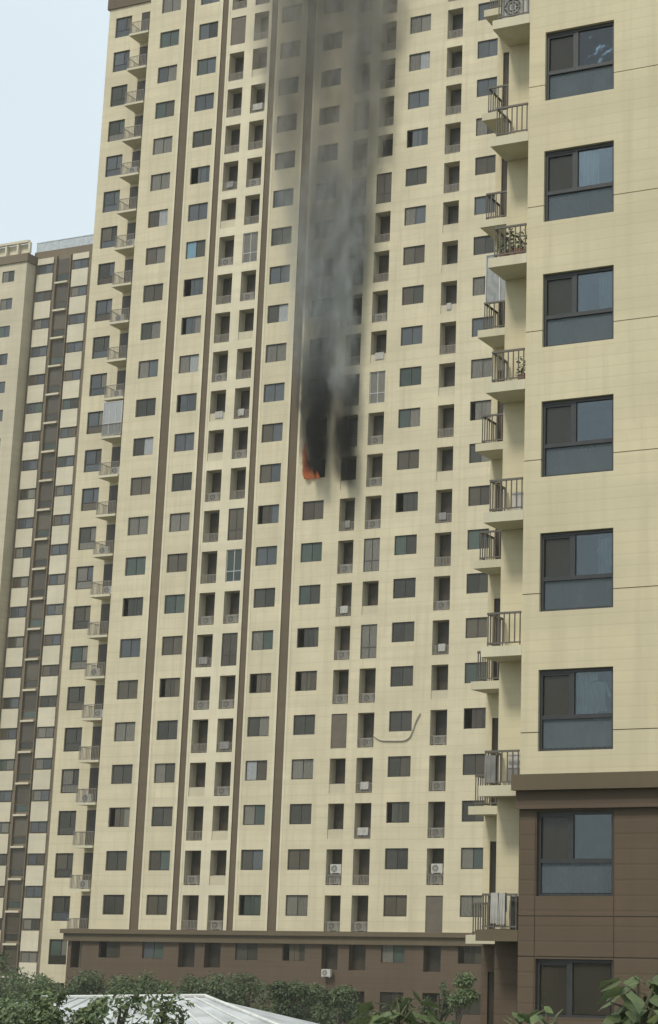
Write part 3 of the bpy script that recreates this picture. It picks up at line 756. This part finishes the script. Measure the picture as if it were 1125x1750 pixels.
def garment(x, y, z, label, seed, mat='white'):
    r = random.Random(seed); t = thing('hanging_shirt', label, 'shirt', (x, y, z), 'shirts drying behind the near windows')
    mb = MB(); mb.tube([(-.17,0,-.06),(0,0,0),(.17,0,-.06)], .008, 5); mb.tube([(0,0,0),(0,0,.05),(.03,0,.08)], .005, 5); link('hanger', mb.mesh('hanger', [M['dark']]), t)
    mb = MB(); prof = [(-.16,.16,-.05),(-.17,.17,-.2),(-.13,.14,-.45),(-.12,.16,-.66)]
    for (a0,b0,z0),(a1,b1,z1) in zip(prof, prof[1:]):
        for i in range(6):
            u, v = i/6, (i+1)/6; w = lambda q, zz: .03*math.sin(q*9+zz*6+seed)
            mb.quad((a0+(b0-a0)*u, w(u,z0), z0),(a0+(b0-a0)*v, w(v,z0), z0),(a1+(b1-a1)*v, w(v,z1), z1),(a1+(b1-a1)*u, w(u,z1), z1))
    for sgn in (-1, 1):
        mb.quad((sgn*.16,0,-.05),(sgn*.27,.02,-.34),(sgn*.20,.02,-.37),(sgn*.15,0,-.2))
    link('shirt', mb.mesh('shirt', [M[mat]]), t)
garment(-12.40, Y2+.30, 15.72-2.9*0 - .0, 'pale shirt hanging behind the fifth large window from top', 1) if False else None
t3, b3 = rz(3); garment(-12.42, Y2+.28, t3-.10, 'pale shirt hanging behind near window second above the brown ledge', 2)
t2, b2_ = rz(2); garment(-12.62, Y2+.28, t2-.22, 'white shirt hanging behind near window just above the brown ledge', 3)

for q, (n, k, mt) in enumerate([('E2',2,'white'),('E2',3,'white'),('E1',9,'grey_cloth'),('G1',9,'grey_cloth'),('E2',13,'white'),('G1',6,'white'),('C1',6,'grey_cloth'),('C2',12,'white'),('C1',12,'white'),('C2',4,'grey_cloth'),('C1',18,'grey_cloth'),('G1',14,'white'),('C2',20,'white'),('E1',7,'white')]):
    if (n, k) in GLAZED or (n, k) in BLINDS: continue
    a, b = LOG[n]; zt_ = zc(k)-1.62+.70
    sheet(a+.25+.1*(q%3), b-.18-.08*(q%4), Y1+.03, zt_-.5, zt_, mt, '%s cloth in %s, %s' % ('pale' if mt == 'white' else 'grey', LNAME[n], floor(k)), 40+q)

# bent pipe across the facade on the fifth floor
def Z(z): return z + 8.5
pp = [(-53.50,9.62),(-53.2,9.42),(-52.9,9.30),(-52.4,9.27),(-51.4,9.24),(-51.1,9.30),(-50.85,9.50),(-50.7,9.85),(-50.5,10.4),(-50.18,10.95)]
mb = MB(); mb.tube([(x, Y1-.07, Z(z)) for x, z in pp], .045, 7)
for x, z in pp[1::3]: mb.box(x-.02, x+.02, Y1-.07, Y1-.003, Z(z)-.02, Z(z)+.02)
tag(link('drain_pipe', mb.mesh('drain_pipe', [M['pipe']])), 'pale bent pipe running under and beside a facade window', 'pipe')

# ------------------------------------------------------------------ flames and smoke
m, nt, b = newmat('flame'); nt.nodes.remove(b); out = nt.nodes['Material Output']
em = nt.nodes.new('ShaderNodeEmission'); tr = nt.nodes.new('ShaderNodeBsdfTransparent'); mx = nt.nodes.new('ShaderNodeMixShader')
P = worldpos(nt); x, y, z = sep(nt, P)
nz = noise(nt, P, 1.6, 4, .6, (1.5, 1.5, .6))
col = mixc(nt, mrange(nt, z, 35.4, 37.6), (.62, .14, .06), (.50, .10, .05)); nt.links.new(mixc(nt, mrange(nt, nz, .35, .65), col, (.75, .25, .09)), em.inputs[0])
em.inputs[1].default_value = .34
lw = nt.nodes.new('ShaderNodeLayerWeight'); lw.inputs[0].default_value = .35
f = val(nt, 'MULTIPLY', val(nt, 'POWER', val(nt, 'SUBTRACT', 1.0, lw.outputs['Facing']), 1.7), mrange(nt, nz, .34, .58, .12, 1))
f = val(nt, 'MULTIPLY', f, mrange(nt, z, 37.2, 39.2, 1, .15, True), clamp=True)
nt.links.new(f, mx.inputs[0]); nt.links.new(tr.outputs[0], mx.inputs[1]); nt.links.new(em.outputs[0], mx.inputs[2]); nt.links.new(mx.outputs[0], out.inputs[0])
M['flame'] = m
fl = thing('fire', 'orange flames licking out of the burnt-out window under the smoke', 'fire', (-59.0, Y1-.1, zc(10)-WH))
FO = fl.location
def tongue(x, y, h, r, lean, seed, z0=0):
    q = random.Random(seed); mb = MB(); pts = []; rad = []
    n = 12
    for i in range(n+1):
        u = i/n; pts.append((x+lean*u*u+.07*math.sin(u*6+seed)*u, y - .5*u**.7, z0+h*u)); rad.append(max(.012, r*(math.sin(math.pi*min(1,u*.8+.25)))**.8*(1-u*.75)*(1+.15*q.uniform(-1,1))))
    mb.tube(pts, rad, 10); me = mb.mesh('flame_tongue', [M['flame']]); 
    for p in me.polygons: p.use_smooth = True
    return link('flame_tongue', me, fl)
tongue(-.34, .02, 3.0, .27, .0, 1); tongue(-.12, .05, 2.0, .26, -.10, 2); tongue(.20, .10, .9, .20, .05, 3); tongue(-.26, -.05, 2.6, .26, -.04, 4); tongue(.55, .16, .55, .16, .05, 5)

# smoke: one slab of dark air against the facade, thick at the windows, tearing and thinning upwards
m, nt, b = newmat('smoke'); nt.nodes.remove(b); out = nt.nodes['Material Output']
P = worldpos(nt); x, y, z = sep(nt, P)
zz = val(nt, 'SUBTRACT', z, 35.5)
warp = noise(nt, P, .22, 3, .5, (1, 1, .55)); wx = val(nt, 'MULTIPLY', val(nt, 'SUBTRACT', warp, .5), 2.4)
wz = mrange(nt, zz, 2, 11, .10, 1); warp2 = noise(nt, P, .75, 4, .6, (1, 1, .6)); wx = val(nt, 'ADD', wx, val(nt, 'MULTIPLY', val(nt, 'SUBTRACT', warp2, .5), 2.6)); xw = val(nt, 'ADD', x, val(nt, 'MULTIPLY', wx, wz))
n1 = noise(nt, P, 1.15, 6, .66, (1, .8, .40)); n2 = noise(nt, P, .30, 4, .6, (1, .8, .30))
tear = val(nt, 'MULTIPLY', mrange(nt, n1, .36, .64, .12, 1.7), mrange(nt, n2, .36, .62, .25, 1.4))
# plume one, black, from the burning window
c1 = val(nt, 'ADD', -58.25, mrange(nt, zz, 0, 10, 0, -.35)); w1 = val(nt, 'ADD', .56, mrange(nt, zz, 4, 13, 0, .9))
s1 = mrange(nt, val(nt, 'DIVIDE', val(nt, 'ABSOLUTE', val(nt, 'SUBTRACT', xw, c1)), w1), .65, 1.12, 1, 0, True)
a1 = val(nt, 'MULTIPLY', mrange(nt, zz, .1, 1.0, 0, 1, True), mrange(nt, zz, 3, 11, 5.0, .18, True))
d1 = val(nt, 'MULTIPLY', s1, a1)
# plume two, paler, from the recess to its right
c2 = val(nt, 'ADD', -56.0, mrange(nt, zz, 0, 18, .15, -.75)); w2 = val(nt, 'ADD', .46, mrange(nt, zz, 4, 20, 0, 1.25))
s2 = mrange(nt, val(nt, 'DIVIDE', val(nt, 'ABSOLUTE', val(nt, 'SUBTRACT', xw, c2)), w2), .5, 1.15, 1, 0, True)
a2 = val(nt, 'MULTIPLY', mrange(nt, zz, -.9, .8, 0, 1, True), mrange(nt, zz, 2.5, 9, 4.4, .42, True))
d2 = val(nt, 'MULTIPLY', s2, a2)
# broad veil higher up
c3 = val(nt, 'ADD', -57.9, mrange(nt, zz, 12, 32, 0, -.55)); w3 = val(nt, 'ADD', 2.7, mrange(nt, zz, 13, 33, 0, 3.5))
s3 = mrange(nt, val(nt, 'DIVIDE', val(nt, 'ABSOLUTE', val(nt, 'SUBTRACT', xw, c3)), w3), .60, 1.08, 1, 0, True)
d3 = val(nt, 'MULTIPLY', s3, mrange(nt, zz, 5.0, 14, 0, .62, True))
d = val(nt, 'MULTIPLY', val(nt, 'ADD', val(nt, 'ADD', d1, d2), d3), tear)
yf = val(nt, 'MULTIPLY', mrange(nt, y, 94.0, 95.1, 0, 1, True), mrange(nt, y, 96.4, 96.48, 1, 0))
d = val(nt, 'MULTIPLY', d, yf)
pv = nt.nodes.new('ShaderNodeVolumePrincipled')
nt.links.new(d, pv.inputs['Density'])
dk2 = val(nt, 'MULTIPLY', d2, mrange(nt, zz, 3.5, 8, 1, .1, True)); black = val(nt, 'DIVIDE', val(nt, 'ADD', d1, dk2), val(nt, 'ADD', val(nt, 'ADD', d1, val(nt, 'ADD', d2, d3)), .01), clamp=True)
pale = mixc(nt, mrange(nt, zz, 12, 26), (.50, .53, .52), (.46, .435, .38)); pale = mixc(nt, val(nt, 'MULTIPLY', mrange(nt, n1, .5, .66), mrange(nt, zz, 10, 24, 1, .15)), pale, (.80, .83, .85))
nt.links.new(mixc(nt, val(nt, 'MULTIPLY', black, mrange(nt, zz, 4, 13, 1, .35)), pale, (.035, .036, .035)), pv.inputs['Color'])
pv.inputs['Anisotropy'].default_value = .1
nt.links.new(pv.outputs[0], out.inputs['Volume'])
m.cycles.volume_step_rate = .5
mb = MB(); mb.box(-66.5, -50.6, 93.9, 96.46, 33.8, 77.0); sm = link('smoke', mb.mesh('smoke', [m])); sm['kind'] = 'stuff'

# ------------------------------------------------------------------ the white-roofed shed, its post
shed = thing('shed', 'low shed with a white hipped metal roof behind the trees', 'shed', (-34.4, 44.4, 0))
A = (-38.2,47.1,4.93); B = (-33.9,50.1,4.90); C_ = (-20.9,42.9,2.95); D_ = (-37.8,30.8,2.95); E_ = (-31.0,58.0,2.95); F_ = (-48.3,46.1,2.95)
mb = MB(); mb.quad(D_, C_, B, A); mb.quad(C_, E_, E_, B) if False else None
mb.v += [C_, E_, B]; i = len(mb.v); mb.f.append((i-3, i-2, i-1)); mb.m.append(0)
mb.quad(E_, F_, A, B)
mb.v += [F_, D_, A]; i = len(mb.v); mb.f.append((i-3, i-2, i-1)); mb.m.append(0)
roof = part('roof', mb, M['roof_w'], shed)
mb = MB()
Av, Bv, Cv, Dv = map(Vector, (A, B, C_, D_))
for i in range(15):
    u = i/14; p, q = Av.lerp(Bv, u), Dv.lerp(Cv, u); up = Vector((0,0,.04)); mb.tube([tuple(p+up*.6), tuple(q+up*.6)], .035, 5)
sub('roof_seam', mb, M['metal_w'], roof)
mb = MB(); mb.tube([tuple(Bv+Vector((0,0,.05))), tuple(Cv+Vector((0,0,.05)))], .06, 6); mb.tube([tuple(Av+Vector((0,0,.05))), tuple(Bv+Vector((0,0,.05)))], .06, 6); mb.tube([tuple(Av+Vector((0,0,.05))), tuple(Dv+Vector((0,0,.05)))], .06, 6)
sub('ridge_cap', mb, M['metal_w'], roof)
mb = MB(); cx_, cy_ = -34.4, 44.4; Q = [(cx_+(p[0]-cx_)*.93, cy_+(p[1]-cy_)*.93) for p in (C_, E_, F_, D_)]
for p, q in zip(Q, Q[1:]+Q[:1]): mb.quad((*p,0),(*q,0),(*q,2.9),(*p,2.9))
part('wall', mb, M['cream_far'], shed)
mb = MB(); p0, p1 = Vector((*Q[3],0)), Vector((*Q[0],0)); nrm = Vector((.52,-.855,0)); g0, g1 = p0.lerp(p1,.45)+nrm*.01, p0.lerp(p1,.56)+nrm*.01
mb.quad(tuple(g0),tuple(g1),(g1.x,g1.y,2.1),(g0.x,g0.y,2.1)); mb.quad(tuple(g0+nrm*.05),tuple(g1+nrm*.05),(g1.x+.026,g1.y-.043,2.1),(g0.x+.026,g0.y-.043,2.1)); part('door', mb, M['door'], shed)

# ------------------------------------------------------------------ trees
def leaves(clumps, n, size, rng, flat=.5, asp=.5):
    """folded leaf blades scattered through clumps: (centre, radius) list -> verts, faces"""
    C = np.array([c for c, r in clumps]); R = np.array([r for c, r in clumps]); Wt = R**2/np.sum(R**2)
    idx = rng.choice(len(C), n, p=Wt)
    u = rng.normal(size=(n,3)); u /= np.linalg.norm(u, axis=1)[:,None]
    rad = rng.random(n)**.45
    P = C[idx] + u*(R[idx]*rad)[:,None]*np.array([1,1,.8])
    nrm = u*.55 + rng.normal(size=(n,3))*.5 + np.array([0,-.15,flat]); nrm /= np.linalg.norm(nrm, axis=1)[:,None]
    t = np.cross(nrm, rng.normal(size=(n,3))); t[:,2] -= .25; t -= nrm*np.sum(t*nrm,1)[:,None]; t /= np.linalg.norm(t, axis=1)[:,None]
    b = np.cross(nrm, t); s = size*(.6+.8*rng.random(n))[:,None]
    base = P; tip = P + t*s - nrm*s*.15; l = P + t*s*.45 + b*s*asp*.5 + nrm*s*.06; r = P + t*s*.45 - b*s*asp*.5 + nrm*s*.06
    V = np.stack([base, r, tip, l], 1).reshape(-1,3)
    i = np.arange(n)*4; F = np.stack([np.stack([i,i+1,i+2],1), np.stack([i,i+2,i+3],1)],1).reshape(-1,3)
    return V, F
def fast_mesh(name, V, F, mat):
    me = bpy.data.meshes.new(name); me.vertices.add(len(V)); me.vertices.foreach_set('co', V.astype(np.float32).ravel())
    me.loops.add(F.size); me.loops.foreach_set('vertex_index', F.astype(np.int32).ravel())
    me.polygons.add(len(F)); me.polygons.foreach_set('loop_start', np.arange(0, F.size, F.shape[1], dtype=np.int32))
    me.materials.append(mat); me.update(calc_edges=True); return me
def tree(loc, h, rx, label, name='tree', seed=0, size=.14, n=5000, mat='leaf_mid', mat2='leaf_lite', base=.3, nc=26, group='trees in front of the blocks', cat='tree', rz=None):
    rng = np.random.default_rng(seed); r = random.Random(seed)
    t = thing(name, label, cat, (*loc, 0), group)
    tr = MB(); top = h*.82; bend = r.uniform(-.25,.25)
    tr.tube([(0,0,0),(bend*.3,0,h*.25),(bend,.05,h*.5),(bend*1.3,0,top)], [.035*h, .028*h, .020*h, .008*h], 8)
    cl = []; lim = MB()
    zc0, zc1 = h*base, h
    for i in range(nc):
        u = (i+.5)/nc; zz = zc0 + (zc1-zc0)*(.08+.84*r.random())
        prof = math.sin(math.pi*min(.97, max(.10, (zz-zc0)/(zc1-zc0)*.82+.18)))**.7
        an = r.random()*6.283; rr = rx*prof*math.sqrt(r.random())*.85
        c = (bend+rr*math.cos(an), rr*math.sin(an), zz); cr = rx*(.14+.28*r.random()**1.5)
        c = (c[0], c[1], min(c[2], h-cr*.8))
        cl.append((c, cr))
        if i < 12: lim.tube([(bend*.8,0,max(h*.2, zz-h*.22)), (c[0]*.5+bend*.4, c[1]*.5, zz-h*.08), c], [.010*h,.007*h,.003*h], 5)
    trunk = link('trunk', tr.mesh('trunk', [M['bark']]), t); link('limb', lim.mesh('limb', [M['bark']]), trunk)
    k = int(n*.68)
    V, F = leaves(cl, k, size, rng); cr_ = link('crown', fast_mesh('crown', V, F, M[mat]), t); cr_['kind'] = 'stuff'
    V, F = leaves([(c, q*1.08) for c, q in cl[::2]], n-k, size, rng, .8); sp_ = link('sprig', fast_mesh('sprig', V, F, M[mat2]), cr_); sp_['kind'] = 'stuff'
    return t
G1_ = 'trees along the foot of the tall block'
back = [(-73.0,86.0,4.35,3.1,'dark'),(-69.2,84.5,4.5,3.1,'mid'),(-66.0,86.5,4.3,2.9,'dark'),(-62.4,85.5,4.25,3.0,'mid'),(-59.0,86.5,4.75,3.0,'dark'),(-55.8,85.5,4.2,2.9,'dark'),(-52.8,87.0,3.8,2.4,'mid'),(-50.0,87.5,4.0,2.0,'dark'),(-77.5,90.0,5.3,3.0,'dark'),(-82,93,5.4,3.0,'mid')]
desc = ['dark bushy tree before the third window of the brown base from left','green tree at the left end of the brown base','dark round tree below the second base window from left','low green tree between white roof and brown base',
 'widest dark tree behind right end of the white roof','dark tree just right of the white roof peak','low mid-green tree under the middle base windows','small dark tree before the narrow base openings','dark tree hiding the foot of cream corner bay','green tree at foot of distant brown block']
desc[0] = 'dark bushy tree touching the left corner of brown base'
for i, (x, y, h, r, m_) in enumerate(back):
    tree((x, y), h-.55-.5*(i % 3 == 1)+.15*(i % 2), r*(1, .8, .9)[i % 3], desc[i], 'tree', 100+i, .20, 3400, 'leaf_'+m_, 'leaf_mid', .15, 22, G1_)
G2 = 'leafy trees in the left foreground'
front = [(-36.4,43,5.75,2.0,'leafy tree cut by the left edge of view'),(-34.5,42,5.85,1.8,'leafy tree second from left edge before the stair block'),(-33.4,41,5.95,1.4,'tall leafy foreground tree left of the white roof'),(-31.9,42,5.62,1.0,'leafy tree overlapping left end of the white roof')]
for i, (x, y, h, r, l) in enumerate(front): tree((x*.69, y*.69), 8.5-(8.5-h)*.69, r*.72, l, 'leafy_tree', 200+i, .12, 6000, ('leaf_mid', 'leaf_lite')[i % 2], 'leaf_lite', .45, 30, G2)
for i, (x, y, h, r, l) in enumerate([(-30.4,40.5,5.95,1.2,'sparse sapling before the middle of white roof'),(-28.5,40,5.85,1.1,'sparse sapling before the roof hip'),(-26.2,40,5.5,1.1,'pale green sapling right of roof hip line'),(-29.4,39.5,5.65,1.1,'thin sapling with gaps showing white roof')]):
    tree((x*.69, y*.69), 8.5-(8.5-h)*.69, r*.95, l, 'sapling', 230+i, .13, 620, 'leaf_mid' if i != 2 else 'leaf_lite', 'leaf_lite', .68, 11, 'saplings before the white roof')
tree((-42.6,70), 4.35, 2.0, 'round soft bush right of the white roof', 'bush', 260, .15, 7000, 'leaf_dark', 'leaf_mid', .05, 24, 'bushes in the yard', 'bush')
tree((-39.6,69), 4.2, 1.5, 'dark bush beside narrow ground-floor opening', 'bush', 261, .15, 4500, 'leaf_dark', 'leaf_mid', .05, 20, 'bushes in the yard', 'bush')
tree((-31.0,62), 5.3, 1.15, 'dark narrow bush left of near block corner', 'bush', 262, .13, 4500, 'leaf_dark', 'leaf_dark', .05, 22, 'bushes in the yard', 'bush')
tree((-29.4,60), 5.75, 1.2, 'tall climbing greenery beside near block corner', 'bush', 263, .15, 4500, 'leaf_mid', 'leaf_lite', .05, 22, 'bushes in the yard', 'bush')
tree((-15.8,30), 5.9, 1.0, 'pale leafy shrub in lower middle of yard', 'bush', 264, .15, 2600, 'leaf_lite', 'leaf_lite', .2, 16, 'bushes in the yard', 'bush')
tree((-14.4,29.5), 6.0, .9, 'green shrub left of near block base', 'bush', 265, .14, 2600, 'leaf_mid', 'leaf_lite', .2, 16, 'bushes in the yard', 'bush')

# broad-leaved young trees close to the camera: each leaf its own piece
def big_leaf_mesh(seed):
    mb = MB(); r = random.Random(seed)
    out = [(0,0),(.16,.20),(.40,.47),(.68,.50),(.95,.40),(1.25,.20),(1.55,0)]
    zf = lambda u, v: -.16*u*u - .10*abs(v)*2 + .05*math.sin(u*5+seed)
    ctr = [(u, 0, zf(u, 0)) for u, v in out]
    for sgn in (1, -1):
        ed = [(u, sgn*v*(1+.10*r.uniform(-1,1)), zf(u, v) + .16*v) for u, v in out]
        for i in range(len(out)-1):
            q = (ctr[i], ctr[i+1], ed[i+1], ed[i]) if sgn > 0 else (ed[i], ed[i+1], ctr[i+1], ctr[i])
            mb.quad(*q)
    mb.tube([(-.5,0,.05),(-.2,0,.03),(0,0,0)], .018, 4)
    me = mb.mesh('leaf', [M['leaf_big']])
    for p in me.polygons: p.use_smooth = True
    return me
BLV = [big_leaf_mesh(i) for i in range(4)]
def broad_tree(loc, h, r, nl, size, label, seed):
    q = random.Random(seed); t = thing('broad_leaved_tree', label, 'tree', (*loc, 0), 'broad-leaved young trees near the camera')
    tr = MB(); tr.tube([(0,0,0),(.1,0,h*.4),(.02,.05,h*.75),(0,0,h*.97)], [.07,.055,.035,.012], 8)
    pts = []
    for i in range(9):
        an = i*2.4+q.random(); z0 = h*(.915+.055*i/9); L = r*(.75+.4*q.random())*(1.05-.55*i/9)
        p0 = Vector((.02,.03,z0-.25)); p1 = Vector((L*math.cos(an), L*math.sin(an), z0+.05)); mid = p0.lerp(p1,.5)+Vector((0,0,.10))
        tr.tube([p0,mid,p1], [.02,.013,.006], 5); pts += [(mid, an),(p0.lerp(p1,.75)+Vector((0,0,.07)), an),(p1, an)]
    pts.append((Vector((0,0,h*.97)), 0)); pts.append((Vector((0,0,h*.93)), 2))
    link('trunk', tr.mesh('trunk', [M['stem']]), t)
    for i in range(nl):
        p, an = pts[i % len(pts)] if i < 2*len(pts) else q.choice(pts)
        a = an + q.uniform(-1.9,1.9); s_ = size*(.55+.75*q.random())
        o = link('leaf', BLV[i % 4], t, tuple(p + Vector((q.uniform(-.10,.10), q.uniform(-.10,.10), q.uniform(-.28,.08)))), (q.uniform(-.5,.5), q.uniform(.05,.75), a)); o.scale = (s_, s_, s_)
    return t
broad_tree((-5.12,14.0), 7.98, .40, 120, .135, 'broad-leaved young tree before the lowest near window at right edge', 1)
broad_tree((-4.62,14.6), 7.85, .42, 110, .135, 'broad-leaved young tree cut off by bottom right corner', 5)
broad_tree((-6.10,14.3), 7.66, .42, 60, .11, 'low broad-leaved tree top below near window sill', 2)
broad_tree((-6.75,15.2), 7.58, .42, 60, .11, 'broad-leaved tree top at foot of near block corner', 3)
broad_tree((-12.75,24.0), 7.05, .75, 80, .19, 'pale broad-leaved young tree in the bottom middle of view', 4)

# ------------------------------------------------------------------ thin milky air
m, nt, b = newmat('haze'); nt.nodes.remove(b)
pv = nt.nodes.new('ShaderNodeVolumePrincipled'); pv.inputs['Density'].default_value = .00034; pv.inputs['Color'].default_value = (.95,.93,.86,1)
nt.links.new(pv.outputs[0], nt.nodes['Material Output'].inputs['Volume'])
mb = MB(); mb.box(-1250,1250,-1250,1250,-1,82); hz = link('haze', mb.mesh('haze', [m])); hz['kind'] = 'stuff'
